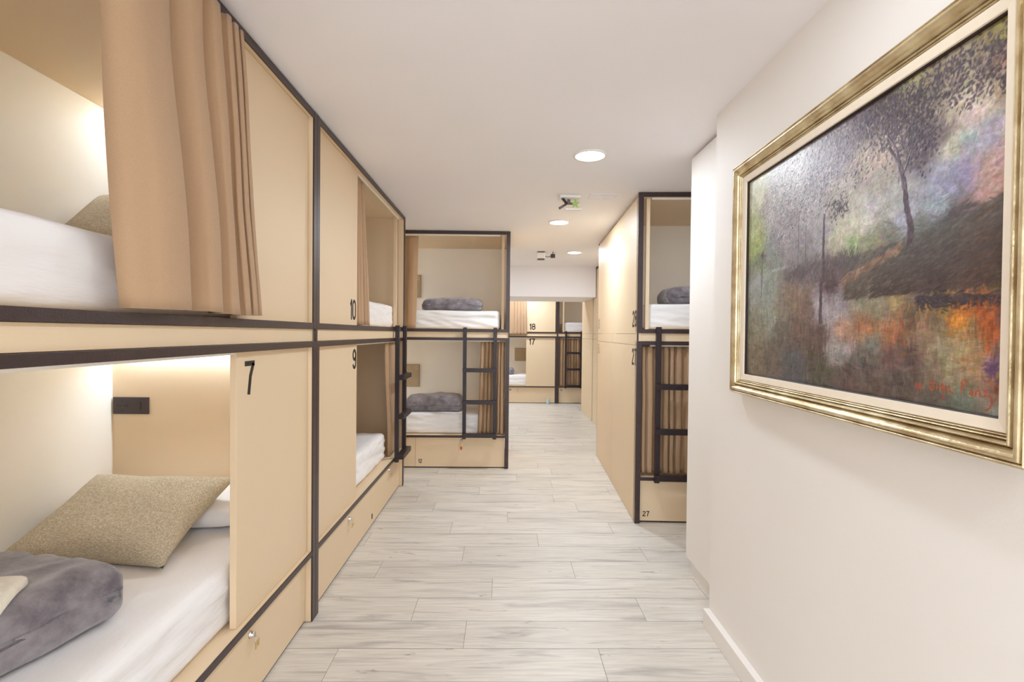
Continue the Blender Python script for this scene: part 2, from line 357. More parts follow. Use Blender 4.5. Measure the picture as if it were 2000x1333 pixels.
def bunk(label, fr, W, D, panels=(), seams=(), locks=(), numbers=(), batten=None, leds=0, leds_left=0, socket=False, track=True, side_boards=False, top=2.285, group='two-level bunk pods'):
    t = thing('bunk_pod', label, 'bunk bed', fr, (W/2, D/2, 0), group)
    lam, ed = M['lam'], M['edge']
    for s in (0, 1):
        a, b = (0, .03) if s == 0 else (W-.03, W); p, q = (0, SW) if s == 0 else (W-SW, W)
        mb = MB()
        if side_boards and s == 0:
            for z0, z1 in ((.003, 1.247), (1.2495, 1.327), (1.3295, top)): mb.box(a, b, .05, D, z0, z1)
            mb.box(a, a+.03, .006, .05, .003, top)
        else: mb.box(a, b, .05, D, .003, top)
        mb.box(p, q, .006, .05, .003, 1.276).box(p, q, .006, .05, 1.333, top)
        mk('side_panel', mb, lam, t, bevel=.0008)
        m2 = MB().box(p, q, -.001, .006, .003, 1.276).box(p, q, -.001, .006, 1.333, ZT[1])
        m2.box(*((p, p+.011) if s == 0 else (q-.011, q)), -.001, .006, 1.276, 1.333)
        mk('frame_stile', m2, ed, t, bevel=.0008)
    for nm, (z0, z1) in (('top_rail', ZT), ('middle_rail', ZU), ('middle_rail', ZL), ('bottom_rail', ZB)):
        mk(nm, MB().box(SW, W-SW, 0, .007, z0, z1), ed, t, bevel=.0008)
    mk('roof_panel', MB().box(SW, W-SW, .007, .05, 2.279, 2.307).box(.03, W-.03, .05, D, 2.286, 2.307), lam, t, bevel=.0008)
    mk('upper_bed_base', MB().box(SW, W-SW, .007, .05, 1.334, 1.359).box(.03, W-.03, .05, D, 1.334, 1.359), lam, t, bevel=.0008)
    mk('lower_ceiling_board', MB().box(SW, W-SW, .007, .05, 1.251, 1.275).box(.03, W-.03, .05, D, 1.251, 1.275), lam, t)
    mk('lower_bed_base', MB().box(SW, W-SW, .007, .05, .303, .324).box(.03, W-.03, .05, D, .303, .324), lam, t, bevel=.0008)
    mk('fascia_board', MB().box(.0115, W-.0115, .012, .03, 1.277, 1.332), lam, t, bevel=.0008)
    mk('back_board', MB().box(.03, W-.03, D-.016, D, 1.359, 2.286).box(.03, W-.03, D-.016, D, .324, 1.251), M['back'], t)
    mk('plinth_strip', MB().box(SW, W-SW, .036, .06, 0, .010), ed, t)
    # drawers
    ss = [SW+.002]+list(seams)+[W-SW-.002]
    drs = []
    for a, b in zip(ss[:-1], ss[1:]):
        d = mk('drawer', MB().box(a+.0012, b-.0012, .031, .049, .011, .299), lam, t, bevel=.001); drs.append((a, b, d))
    for lu, lz, red in locks:
        for a, b, d in drs:
            if a < lu < b: lockset(d, lu, .031, lz, red)
    for lvl, a, b in panels:
        z0, z1 = ((.3255, 1.2495), (1.3605, 2.2775))[lvl]
        mk('front_panel', MB().box(a, b, .024, .046, z0, z1), lam, t, bevel=.001)
    for txt, u, z, h, v in numbers: number(txt, u, z, h, v, t)
    if batten:
        mk('curtain_post', MB().box(batten, batten+.026, .05, .075, 1.359, 2.286), M['lam'], t, bevel=.001)
    if track:
        for z in (2.268, 1.2405): mk('curtain_track', MB().box(.1, W-.1, .032, .040, z, z+.0105), M['plast'], t)
    if leds:
        led_strip(t, W-.042, .10, D-.06, 2.285, leds); led_strip(t, W-.042, .10, D-.06, 1.250, leds)
    if leds_left:
        led_strip(t, .042, .10, D-.06, 2.285, leds_left, 1); led_strip(t, .042, .10, D-.06, 1.250, leds_left, 1)
    if socket:
        uu = W-.03; s0, s1 = D-.016-.165, D-.016-.008
        so = mk('socket_plate', MB().box(uu-.009, uu, s0, s1, .942, 1.018), M['darkplast'], t, bevel=.002, label='dark brown socket and USB plate')
        mb = MB(); cx = s1-.042; cz = .98
        for i in range(8):
            if i % 2 == 0:
                a0 = i*math.pi/4
                mb.tube([(uu-.0095, cx+.021*math.cos(a0+x*.13-.2), cz+.021*math.sin(a0+x*.13-.2)) for x in range(4)], .0016, 6)
        for dx in (-.009, .009): mb.lathe((uu-.0102, cx+dx, cz), [(.0, -.0004), (.003, 0), (.003, .002)], 10, axis='x')
        mb.box(uu-.0105, uu-.008, s0+.032, s0+.036, .962, .998)
        mk('socket_holes', mb, M['hole'], so)
    return t

# frames of reference of each pod
FA = Fr(-.86, .27, 0, math.pi/2); WA = 2.085
FB = Fr(-.86, 2.3575, 0, math.pi/2); WB = 2.07
FC = Fr(-2.03, 4.97, 0, 0); WC = 2.080
FR = Fr(.922, 3.548, 0, math.radians(-2.75)); WR = 2.02
FD = Fr(-1.045, 9.70, 0, 0); WD = 2.05
FE = Fr(1.0065, 9.70, 0, 0); WE = 1.95
NH = .118
bunk('two-level bunk pod nearest the camera on the left, black number 7 on its lower panel', FA, WA, .915,
     panels=((0, 1.435, WA-.036-.006), (1, 1.435, WA-.036-.006)), seams=(1.10,), locks=((1.545, .243, 0), (.5, .243, 0)),
     numbers=(('7', 1.487, 1.100, .116, .024), ('8', 1.487, 1.392, .116, .024)), leds=1.4, socket=True)
bunk('two-level bunk pod numbered 9 and 10, second in the left row', FB, WB, .915,
     panels=((0, SW+.004, .725), (1, SW+.004, .725)), seams=(1.09,), locks=((.606, .237, 0), (1.62, .25, 0)),
     numbers=(('9', .640, 1.102, NH, .024), ('10', .572, 1.392, NH, .024), ('10', 1.11, .045, .036, .031)), batten=WB-.115)
bunk('two-level bunk pod facing the aisle, number 12 on its drawer', FC, WC, .93,
     seams=(1.17,), locks=((1.62, .27, 1), (.5, .25, 0)), numbers=(('12', 1.196, .048, .038, .031),), batten=WC-.082, leds_left=6.0)
bunk('two-level bunk pod on the right with number 27 on its drawer', FR, WR, 1.01,
     seams=(1.10,), locks=((.9, .25, 0),), numbers=(('27', .062, .042, .037, .031),), batten=.066, side_boards=True, leds=.3)  # leds: unseen strips added to brighten the interior
bunk('far two-level bunk pod with panels numbered 17 and 18', FD, WD, .93,
     panels=((0, 1.462, WD-.040), (1, 1.462, WD-.040)), seams=(1.13,), locks=((1.30, .255, 0),),
     numbers=(('17', 1.500, 1.113, NH, .024), ('18', 1.505, 1.397, NH, .024), ('18', 1.145, .235, .036, .031)), leds_left=4.0)  # leds_left: out-of-view strips added to lift the brightness inside
bunk('far two-level bunk pod in the corner right of number 17, number 19 on its drawer', FE, WE, .93,
     seams=(1.10,), numbers=(('19', .065, .235, .036, .031),), batten=.105, leds=3.0)  # leds: hidden strips added because the interior came out dark

# numbers on the aisle side of the pod 27/28 and pods that only show their side
def side_number(txt, v, z, h, parent, fr_u=0.0, m='digit'):
    mb = MB()
    x = 0.0
    for c in txt:
        for pts, cl in glyph(c): mb.ribbon([(x+p[0]*h, z+p[1]*h) for p in pts], GT*h, 0, .0012, bool(cl))
        x += (.50 if c == '1' else .68)*h
    # text reads left to right when seen from the aisle: far end is on the left
    mb.v = [(fr_u-.0012+p[1], v-p[0], p[2]) for p in mb.v]
    o = mk('number', mb, M[m], parent); o['label'] = ('black' if m == 'digit' else 'faint')+' number '+txt
PODR = [o for o in BASE if o.name.startswith('bunk_pod')][3]
side_number('28', .160, 1.376, NH, PODR); side_number('27', .160, 1.105, NH, PODR)
def side_pod(label, fr, W, D, nums=()):
    t = thing('bunk_pod', label, 'bunk bed', fr, (W/2, D/2, 0), 'two-level bunk pods')
    mk('side_panel', MB().box(0, .03, .002, D, .003, 1.247).box(0, .03, .002, D, 1.2495, 1.327).box(0, .03, .002, D, 1.3295, 2.285), M['lam'], t, bevel=.0012)
    mk('side_panel', MB().box(W-.03, W, .002, D, .003, 2.285), M['lam'], t)
    mk('roof_panel', MB().box(.03, W-.03, .002, D, 2.26, 2.284), M['lam'], t)
    for z in (.302, 1.25, 1.334): mk('bed_base', MB().box(.03, W-.03, .03, D, z, z+.022), M['lam'], t)
    for u0 in (0, W-SW): mk('frame_stile', MB().box(u0, u0+SW, D, D+.007, .003, 2.305), M['edge'], t)
    for z0, z1 in (ZT, ZU, ZL, ZB): mk('rail', MB().box(SW, W-SW, D, D+.007, z0, z1), M['edge'], t)
    mk('back_board', MB().box(.03, W-.03, .002, .018, .003, 2.26), M['back'], t)
    for (txt, v, z) in nums: side_number(txt, v, z, NH*.9, t, m='faint')
    return t
FR2 = Fr(.922, 3.548, 0, math.radians(-2.75)); FR2.m = FR2.m @ Matrix.Translation((0, 1.0125, 0))
side_pod('bunk pod side panel behind number 27 and 28, numbered 25 and 26', FR2, WR-.02, 1.01, (('26', .99, 1.382), ('25', .99, 1.118)))
side_pod('beige bunk pod in shade behind the right pods, before the soffit', Fr(1.345, 5.78), 1.6, 1.96)
side_pod('beige bunk pod side seen under the soffit at the far right', Fr(1.345, 7.80), 1.6, 1.05)

# ------------------------------------------------------------------ ladders
def ladder(label, fr, u):
    t = thing('ladder', label, 'ladder', fr, (u+.1635, -.02, .295), 'dark ladders hooked on the bunk pods')
    w = .327
    for a in (u, u+w-.034):
        mk('upright', MB().box(a, a+.034, -.034, -.003, .295, 1.376), M['ladder'], t, bevel=.0015)
        mk('hook', MB().box(a+.005, a+.029, -.003, .022, 1.3605, 1.366), M['ladder'], t)
    for z in (.337, .656, .965): mk('rung', MB().box(u+.001, u+w-.001, -.075, -.034, z-.019, z+.019), M['ladder'], t, bevel=.0015)
ladder('dark ladder hooked on the pod numbered 9 and 10', FB, 1.673)
ladder('dark ladder hooked on the pod with drawer 12', FC, 1.632)
ladder('dark ladder in front of the closed curtain of pod 27', FR, .128)
ladder('far dark ladder in the corner right of number 17', FE, .145)

# ------------------------------------------------------------------ curtains
def curtain(label, fr, ut, ub, zt, zb, v, folds, at, ab, seed, extra=None, nz_=26, group='tan curtains of the bunk pods', sway=0.0, cusp=1):
    rnd = random.Random(seed); n = folds*14+1
    ws = [rnd.uniform(.45, 1.7) for _ in range(folds)]; tot = sum(ws); ph = []
    for k, w in enumerate(ws):
        for i in range(14): ph.append((sum(ws[:k])+w*i/14)/tot)
    if extra:
        folds = len(extra); n = folds*14+1; ws = list(extra); tot = sum(ws); ph = [(sum(ws[:k])+w*i/14)/tot for k, w in enumerate(ws) for i in range(14)]
    ph.append(1.0); amps = [rnd.uniform(.7, 1.15) for _ in range(folds+1)]
    vs = []; fs = []
    for j in range(nz_+1):
        q = j/nz_; z = zt+(zb-zt)*q
        a = at+(ab-at)*min(1, q*1.4)
        for i in range(n):
            k = min(i//14, folds-1); loc = (i-14*k)/14
            s = ph[i]
            u = ut[0]+(ut[1]-ut[0])*s; u2 = ub[0]+(ub[1]-ub[0])*s; e = q**1.1
            wv = -math.cos(2*math.pi*loc); wv = math.copysign(abs(wv)**.75, wv)
            if extra or cusp: wv = 1-2*abs(math.sin(math.pi*(loc*.92+.04)))**(.55 if extra else .8) if loc > 0 else 1.0
            am = a*(amps[k]*(1-loc)+amps[k+1]*loc)
            uu = u*(1-e)+u2*e + .25*am*math.sin(4*math.pi*loc) + .004*nz(s*6, q*3, seed, 1.3)
            vv = v + am*wv + .010*ab/.03*nz(s*5+seed, q*2.2, 0, 1.0) + sway*q
            vs.append((uu, vv, z+.002*math.sin(9*s+seed)*(q > .98)))
    for j in range(nz_):
        for i in range(n-1): fs.append((j*n+i, j*n+i+1, (j+1)*n+i+1, (j+1)*n+i))
    mb = MB().add(vs, fs, 0, True)
    o = solo('curtain', mb, M['curtain'], fr, label, 'curtain', group)
    so = o.modifiers.new('thickness', 'SOLIDIFY'); so.thickness = .0022; so.offset = 0
    return o
curtain('large tan curtain hanging open in front, top bunk of the nearest left pod', FA, (.828, 1.375), (.915, 1.482), 2.262, 1.372, -.012, 6, .022, .031, 4, extra=(.27, .15, .11, .05, .055, .03))
curtain('tan curtain gathered beside panel 10', FB, (.728, .95), (.728, 1.10), 2.262, 1.366, .048, 5, .010, .014, 7)
curtain('tan curtain gathered behind the ladder, beside panel 9', FB, (1.58, 2.03), (1.73, 2.03), 1.237, .340, .048, 7, .010, .014, 11)
curtain('tan curtain pushed to the left of the upper bunk above drawer 12', FC, (.80, 1.185), (.80, 1.165), 2.262, 1.372, .042, 4, .013, .015, 3)
curtain('tan curtain gathered at the right of the lower bunk above drawer 12', FC, (1.80, 2.036), (1.775, 2.036), 1.237, .340, .050, 6, .020, .024, 9)
curtain('closed tan curtain of the lower bunk above drawer 27', FR, (.045, 1.10), (.048, 1.10), 1.237, .348, .060, 22, .026, .030, 21)
curtain('far tan curtain gathered beside panel 18', FD, (.80, 1.455), (.80, 1.475), 2.262, 1.302, -.027, 8, .011, .015, 13)
curtain('far closed tan curtain behind the ladder in the corner', FE, (.045, 1.2), (.045, 1.2), 1.237, .340, .050, 20, .018, .024, 15)

# ------------------------------------------------------------------ bedding
def rbox(cx, cy, z0, lx, ly, lz, r, n=(40, 24, 6), disp=None, flatbottom=True):
    """rounded box as one smooth surface"""
    hx, hy, hz = lx/2, ly/2, lz/2; bm = bmesh.new(); vs = {}; mb = MB(); fs = []
    def axis(n_, h):
        return [-h+2*h*i/n_ for i in range(n_+1)]
    X, Y, Z = axis(n[0], hx), axis(n[1], hy), axis(n[2], hz)
    def vid(i, j, k):
        if (i, j, k) not in vs:
            p = Vector((X[i], Y[j], Z[k])); q = Vector((max(-hx+r, min(hx-r, p.x)), max(-hy+r, min(hy-r, p.y)), max(-hz+min(r, hz*.99), min(hz-min(r, hz*.99), p.z))))
            d = p-q
            if d.length > 1e-9: p = q+d.normalized()*r*Vector((1, 1, 1)).length/Vector((1, 1, 1)).length
            if disp: p = p+Vector(disp(p.x, p.y, p.z, hx, hy, hz))
            vs[(i, j, k)] = len(mb.v); mb.v.append((cx+p.x, cy+p.y, z0+hz+p.z))
        return vs[(i, j, k)]
    a, b, c = n
    for i in range(a):
        for j in range(b):
            for k in (0, c): fs.append((vid(i, j, k), vid(i+1, j, k), vid(i+1, j+1, k), vid(i, j+1, k)))
    for i in range(a):
        for k in range(c):
            for j in (0, b): fs.append((vid(i, j, k), vid(i+1, j, k), vid(i+1, j, k+1), vid(i, j, k+1)))
    for j in range(b):
        for k in range(c):
            for i in (0, a): fs.append((vid(i, j, k), vid(i, j+1, k), vid(i, j+1, k+1), vid(i, j, k+1)))
    bm.free(); mb.f = fs; mb.mi = [0]*len(fs); mb.sm = [True]*len(fs); return mb

def mattress(label, fr, u0, u1, v0, v1, zb, h, seed, wr=.006):
    def dp(x, y, z, hx, hy, hz):
        top = z > -hz*.8
        side = abs(y) > hy-.03
        w = wr*nz(x*1.2+seed, y*4+z*5, z*3, 1.6)
        w2 = wr*1.5*((1-abs(nz(x*1.5+seed, z*9+x*1.6, seed, 2.2))*2.6)*.5+(1-abs(nz(x*2.6+seed, z*16-x*1.1, 3+seed, 2.0))*2.6)*.35) if side and abs(x) < hx-.02 else 0
        f = max(0, min(1, (z+hz)/.03))
        return (0, -(w2+w)*f if y < 0 else 0, (-abs(w)*f if z > 0 else 0))
    mb = rbox((u0+u1)/2, (v0+v1)/2, zb, u1-u0, v1-v0, h, .028, (110, 30, 16), dp)
    return solo('mattress', mb, M['sheet'], fr, label, 'mattress', 'sheeted mattresses')
mattress('white-sheeted mattress under the linen cushion, bunk 7', FA, .045, 2.035, .060, .89, .325, .205, 1)
mattress('white-sheeted mattress behind the big open curtain, top bunk nearest the camera', FA, .045, 2.035, .075, .89, 1.36, .190, 2)
mattress('crumpled white-sheeted mattress in bunk 9', FB, .045, 1.69, .074, .89, .325, .205, 3, .009)
mattress('white-sheeted mattress in bunk 10', FB, .045, 1.945, .078, .89, 1.36, .185, 4)
mattress('white-sheeted mattress in the lower bunk above drawer 12', FC, .045, 1.80, .08, .90, .325, .205, 5, .010)
mattress('white-sheeted mattress in the upper bunk above drawer 12', FC, .045, 1.985, .08, .90, 1.36, .185, 6, .010)
mattress('white-sheeted mattress in the upper bunk on the right, above number 27', FR, .060, 1.97, .09, .97, 1.36, .185, 8, .010)
mattress('white-sheeted mattress in bunk 17', FD, .045, 1.98, .08, .90, .325, .205, 9)
mattress('white-sheeted mattress in the far corner upper bunk', FE, .10, 1.9, .08, .90, 1.36, .185, 10)

def cushion_mesh(w, d, t, seed, pinch=.05, n=34, wr=.006, sharp=.42):
    mb = MB(); vs = []; ids = {}
    for side in (1, -1):
        for i in range(n+1):
            for j in range(n+1):
                s, q = -1+2*i/n, -1+2*j/n; edge = i in (0, n) or j in (0, n)
                if edge and side == -1: ids[(i, j, -1)] = ids[(i, j, 1)]; continue
                # pinched outline with pointed corners
                x = s*w/2*(1-pinch*(1-q*q)**1*abs(s)**3*1.0) ; y = q*d/2*(1-pinch*1.2*(1-s*s)*abs(q)**3)
                th = t/2*((1-abs(s)**2.6)**sharp)*((1-abs(q)**2.6)**sharp)
                k = nz(x+seed, y, side, 9)*wr*(1-max(abs(s), abs(q))**6) + nz(x+seed*2, y, side, 3.2)*wr*1.6*(1-max(abs(s), abs(q))**4)
                z = side*th+k; 
                if edge: z = .004*nz(x*1.0, y+seed, 0, 8)
                ids[(i, j, side)] = len(vs); vs.append((x, y, z))
        for_ = side
    fs = []
    for side in (1, -1):
        for i in range(n):
            for j in range(n): fs.append((ids[(i, j, side)], ids[(i+1, j, side)], ids[(i+1, j+1, side)], ids[(i, j+1, side)]))
    return MB().add(vs, fs, 0, True)
def place(mb, fr, c, rx=0, ry=0, rz=0):
    R = Matrix.Translation(c) @ Matrix.Rotation(rz, 4, 'Z') @ Matrix.Rotation(rx, 4, 'X') @ Matrix.Rotation(ry, 4, 'Y')
    mb.v = [tuple(R @ Vector(p)) for p in mb.v]; return mb
def cushion(name, label, cat, fr, c, w, d, t, m, seed, rx=0, ry=0, rz=0, group=None, **k):
    mb = cushion_mesh(w, d, t, seed, **k)
    o = tag(bpy.data.objects.new(name, None), None)
    bpy.data.objects.remove(o)
    me = mk(name, mb, m, None, WORLD, pivot=(0, 0, 0))
    me.matrix_world = fr.m @ Matrix.Translation(c) @ Matrix.Rotation(rz, 4, 'Z') @ Matrix.Rotation(rx, 4, 'X') @ Matrix.Rotation(ry, 4, 'Y')
    return tag(me, label, cat, group)
# in a pod frame the bed head is at +u; a cushion there has its long side along v
H = math.pi/2
cushion('pillow', 'white pillow behind the linen cushion in bunk 7', 'pillow', FA, (1.882, .50, .602), .74, .33, .130, M['pillow'], 2, rx=math.radians(6), rz=-H, group='white pillows', pinch=.02, sharp=.36)
cushion('cushion', 'oatmeal linen cushion leaning on the pillow in bunk 7', 'cushion', FA, (1.622, .522, .636), .59, .46, .120, M['linen'], 5, rx=math.radians(23), rz=-H+math.radians(-3), group='oatmeal linen cushions', pinch=.12, wr=.010)
cushion('pillow', 'white pillow in the upper bunk nearest the camera', 'pillow', FA, (1.865, .50, 1.634), .74, .37, .135, M['pillow'], 8, rx=math.radians(6), rz=-H, group='white pillows', pinch=.02, sharp=.36)
cushion('cushion', 'oatmeal linen cushion peeking from behind the large curtain, upper bunk', 'cushion', FA, (1.76, .53, 1.735), .60, .42, .115, M['linen'], 6, rx=math.radians(42), rz=-H+math.radians(3), group='oatmeal linen cushions', pinch=.06)

def blanket(label, fr, c, lx, ly, lz, seed, rz=0, notch=1.0):
    def dp(x, y, z, hx, hy, hz):
        ex = x/hx; ey = y/hy
        sag = -.45*hz*max(0, abs(ex)-.45)**1.5*(1 if z > 0 else 0)*1.6 - .25*hz*abs(ey)**4*(1 if z > 0 else 0)
        w = .007*nz(x+seed, y, z, 11)+.018*nz(x*.6, y*1.6+seed, z, 4.5)+.006*(1-abs(nz(x*.7+seed, y*2, z*2, 6))*3)
        ring = .003*notch*math.sin(z*130+seed)*max(0, ex)**2 - notch*(.055*math.exp(-((z+.15*hz-.02*y)/.011)**2)*(.7+.6*nz(y*6+seed, 0, 0, 1)) if ex > .75 else 0)
        return (w*.7+ring, w*.8, (w if z > -hz*.7 else 0)+sag)
    mb = rbox(0, 0, 0, lx, ly, lz, min(lz*.40, .05), (54, 36, 28), dp)
    zmin = min(p[2] for p in mb.v)
    mb.v = [(p[0], p[1], max(p[2]-zmin, 0)) for p in mb.v]
    o = mk('blanket', mb, M['fleece'], None, WORLD, pivot=(0, 0, 0))
    o.matrix_world = fr.m @ Matrix.Translation(c) @ Matrix.Rotation(rz, 4, 'Z')
    return tag(o, label, 'blanket', 'folded grey fleece blankets')
# world (-1.32,1.18) -> pod A local u=Y-.27, v=-.86-X
blanket('folded grey fleece blanket under the cream towel on bunk 7', FA, (.895, .475, .531), .66, .47, .165, 1, rz=math.radians(-14), notch=0)
blanket('edge of a folded grey blanket on the crumpled bed of bunk 9', FB, (1.15, .42, .531), .46, .40, .10, 2)
blanket('dark grey folded blanket on the upper bunk above drawer 12', FC, (1.50, .30, 1.546), .60, .34, .125, 3)
blanket('dark grey folded blanket on the lower bunk above drawer 12', FC, (1.32, .33, .531), .56, .38, .165, 4)
blanket('dark grey folded blanket on the upper bunk on the right', FR, (.56, .33, 1.546), .62, .36, .14, 5)
blanket('small dark blanket on the bed of bunk 17', FD, (1.02, .30, .531), .44, .30, .12, 6)
# folded towel
def towel():
    def dp(x, y, z, hx, hy, hz):
        return (.004*nz(x, y, z, 9), .006*nz(x+3, y, z, 8), .006*nz(x, y+3, 0, 7)-.010*(abs(x/hx)**2+abs(y/hy)**2))
    mb = rbox(0, 0, 0, .30, .22, .030, .012, (28, 22, 6), dp)
    o = mk('towel', mb, M['towel'], None, WORLD, pivot=(0, 0, 0))
    o.matrix_world = FA.m @ Matrix.Translation((.82, .335, .704)) @ Matrix.Rotation(math.radians(28), 4, 'Z')
    tag(o, 'folded cream towel on top of the grey blanket', 'towel')
towel()

# linen wall pockets
def pocket(label, fr, u, v, z, w, h):
    t = thing('wall_pocket', label, 'wall pocket', fr, (u+w/2, v, z), 'linen pockets on the bunk walls')
    mk('cloth', MB().box(u, u+w, v-.016, v-.001, z, z+h), M['pocket'], t, bevel=.006)
    mk('flap', MB().box(u+.004, u+w-.004, v-.022, v-.016, z+h*.50, z+h-.004), M['pocket'], t, bevel=.002)
    mk('loop', MB().tube([(u+w-.03+.014*math.cos(i*math.pi/6), v-.026, z+h-.04+.018*math.sin(i*math.pi/6)) for i in range(12)], .0025, 6, closed=True), M['liner'], t)
pocket('brown linen pocket on the back wall of the lower bunk above drawer 12', FC, .80, .913, .70, .265, .26)
pocket('brown linen pocket on the back wall of the upper bunk above drawer 12', FC, .80, .913, 1.72, .275, .26)
pocket('brown linen pocket on the wall inside bunk 17', FD, 1.265, .913, .755, .235, .27)

# ------------------------------------------------------------------ white cupboard on the right
t = thing('cupboard', 'tall white cupboard with recessed plinth beyond the painting', 'cupboard', WORLD, (1.3, 2.57, 0))
mk('body', MB().box(1.045, 1.70, 2.305, 2.825, .085, 2.300), M['wall'], t, bevel=.001)
mk('door', MB().box(1.027, 1.0445, 2.305, 2.832, .086, 2.296), M['wall'], t, bevel=.0015)
mk('plinth', MB().box(1.045, 1.68, 2.305, 2.80, 0, .0845), M['wall'], t)

# ------------------------------------------------------------------ ceiling fittings
def downlight(x, y, label, k=1.0, r=.080):
    t = thing('downlight', label, 'ceiling light', WORLD, (x, y, CEIL-.012), 'round ceiling downlights')
    mb = MB(); mb.lathe((x, y, CEIL), [(r, -.009), (r+.010, -.009), (r+.014, -.004), (r+.014, -.0005), (r, -.0005), (r, -.009)], 40, cap=False)
    mk('trim_ring', mb, M['plast'], t)
    mk('diffuser', MB().lathe((x, y, CEIL), [(.0, -.0065), (r-.001, -.0065), (r-.001, -.001)], 40), M['lampglass'], t)
    ld = bpy.data.lights.new('downlight_lamp', 'AREA'); ld.shape = 'DISK'; ld.size = 2*r-.01; ld.energy = LAMP_W*k; ld.color = LAMP_C
    lo = bpy.data.objects.new('downlight_lamp', ld); COL.objects.link(lo); lo.parent = t; lo.location = (0, 0, .0025)
downlight(.463, 2.835, 'largest round ceiling downlight, nearest of those in view', .66)
downlight(.473, 4.53, 'round ceiling downlight between the two ceiling devices', 1.2)
downlight(.835, 6.18, 'round ceiling downlight beside the white ceiling sensor, farthest of the row', .80)
for y, k in ((1.13, .20), (-.57, .52), (-2.2, .6)): downlight(.40, y, 'added fill downlight out of view near the camera', k)  # unseen lamps added to even out the brightness
for x in (-1.5, -.55): downlight(x, -1.6, 'added fill downlight behind the camera on the left', .4)  # further unseen lamps added as fill
downlight(.4, 9.16, 'ceiling downlight hidden above the soffit'); downlight(-1.0, 8.95, 'ceiling downlight hidden above the soffit, left')
downlight(-.9, 7.05, 'ceiling downlight hidden behind the pod 12', .6)
downlight(1.75, 3.2, 'added fill downlight in the alcove behind the white cupboard', .16)  # hidden lamp added to light the right pod's front and interior

t = thing('emergency_light', 'ceiling spotlight fitting with dark arms and green star', 'ceiling device', WORLD, (.46, 3.70, CEIL-.09))
mk('base', MB().box(.385, .535, 3.63, 3.77, CEIL-.022, CEIL-.0005), M['plast'], t, bevel=.006)
mk('bracket', MB().tube([(.455, 3.70, CEIL-.022), (.455, 3.70, CEIL-.05)], .012, 12).tube([(.43, 3.70, CEIL-.05), (.50, 3.70, CEIL-.05)], .008, 10), M['greytag'], t)
mk('lamp_arm', MB().tube([(.438, 3.69, CEIL-.052), (.405, 3.66, CEIL-.022)], .010, 12), M['darkplast'], t)
mk('lamp_arm', MB().tube([(.435, 3.70, CEIL-.055), (.385, 3.69, CEIL-.088)], .009, 12), M['greytag'], t)
st = []
for i in range(10):
    a = math.pi/2+i*math.pi/5; r = .034 if i % 2 == 0 else .015; st.append((.500+r*math.cos(a), CEIL-.055+r*math.sin(a)))
mb = MB(); mb.add([(p[0], 3.675, p[1]) for p in st]+[(p[0], 3.69, p[1]) for p in st], [tuple(range(10)), tuple(range(19, 9, -1))]+[(i, (i+1) % 10, 10+(i+1) % 10, 10+i) for i in range(10)])
mk('green_star', mb, M['green'], t)
mk('tray', MB().box(.43, .545, 3.68, 3.72, CEIL-.098, CEIL-.088), M['plast'], t, bevel=.003)

t = thing('ceiling_sensor', 'white ceiling sensor wired to a small dark box', 'ceiling device', WORLD, (.45, 6.2, CEIL-.10))
mk('housing', MB().box(.385, .480, 6.15, 6.25, CEIL-.085, CEIL-.012), M['plast'], t, bevel=.006)
mk('mount', MB().box(.390, .475, 6.155, 6.245, CEIL-.0115, CEIL-.0005).box(.390, .475, 6.155, 6.245, CEIL-.094, CEIL-.0855), M['darkplast'], t)
mk('cable', MB().tube([(.481, 6.2, CEIL-.05), (.52, 6.2, CEIL-.062), (.55, 6.2, CEIL-.045)], .004, 8), M['darkplast'], t)
mk('side_box', MB().box(.550, .603, 6.175, 6.225, CEIL-.070, CEIL-.026), M['darkplast'], t, bevel=.003)
mk('side_stem', MB().tube([(.577, 6.2, CEIL-.027), (.577, 6.2, CEIL-.0006)], .005, 8), M['greytag'], t)
t = thing('ceiling_vent', 'flush white linear vent in the ceiling, beside the green-starred fitting', 'vent', WORLD, (.70, 3.68, CEIL-.004))
mk('frame', MB().box(.60, .81, 3.610, 3.625, CEIL-.004, CEIL-.0003).box(.60, .81, 3.735, 3.75, CEIL-.004, CEIL-.0003).box(.60, .612, 3.625, 3.735, CEIL-.004, CEIL-.0003).box(.798, .81, 3.625, 3.735, CEIL-.004, CEIL-.0003), M['ceil'], t, bevel=.001)
for i in range(3): mk('slat', MB().box(.612, .798, 3.645+i*.032, 3.660+i*.032, CEIL-.003, CEIL-.0003), M['ceil'], t)

# pale blue bottle on the floor
t = thing('bottle', 'small pale blue bottle on the floor below panel 17', 'bottle', WORLD, (.835, 9.60, 0))
mk('body', MB().lathe((.835, 9.60, 0), [(.0, 0), (.027, 0), (.028, .01), (.028, .07), (.012, .095), (.011, .105), (0, .105)], 20), M['bottle'], t)
mk('cap', MB().lathe((.835, 9.60, .1055), [(.0, 0), (.012, 0), (.012, .018), (0, .018)], 16), M['plast'], t)

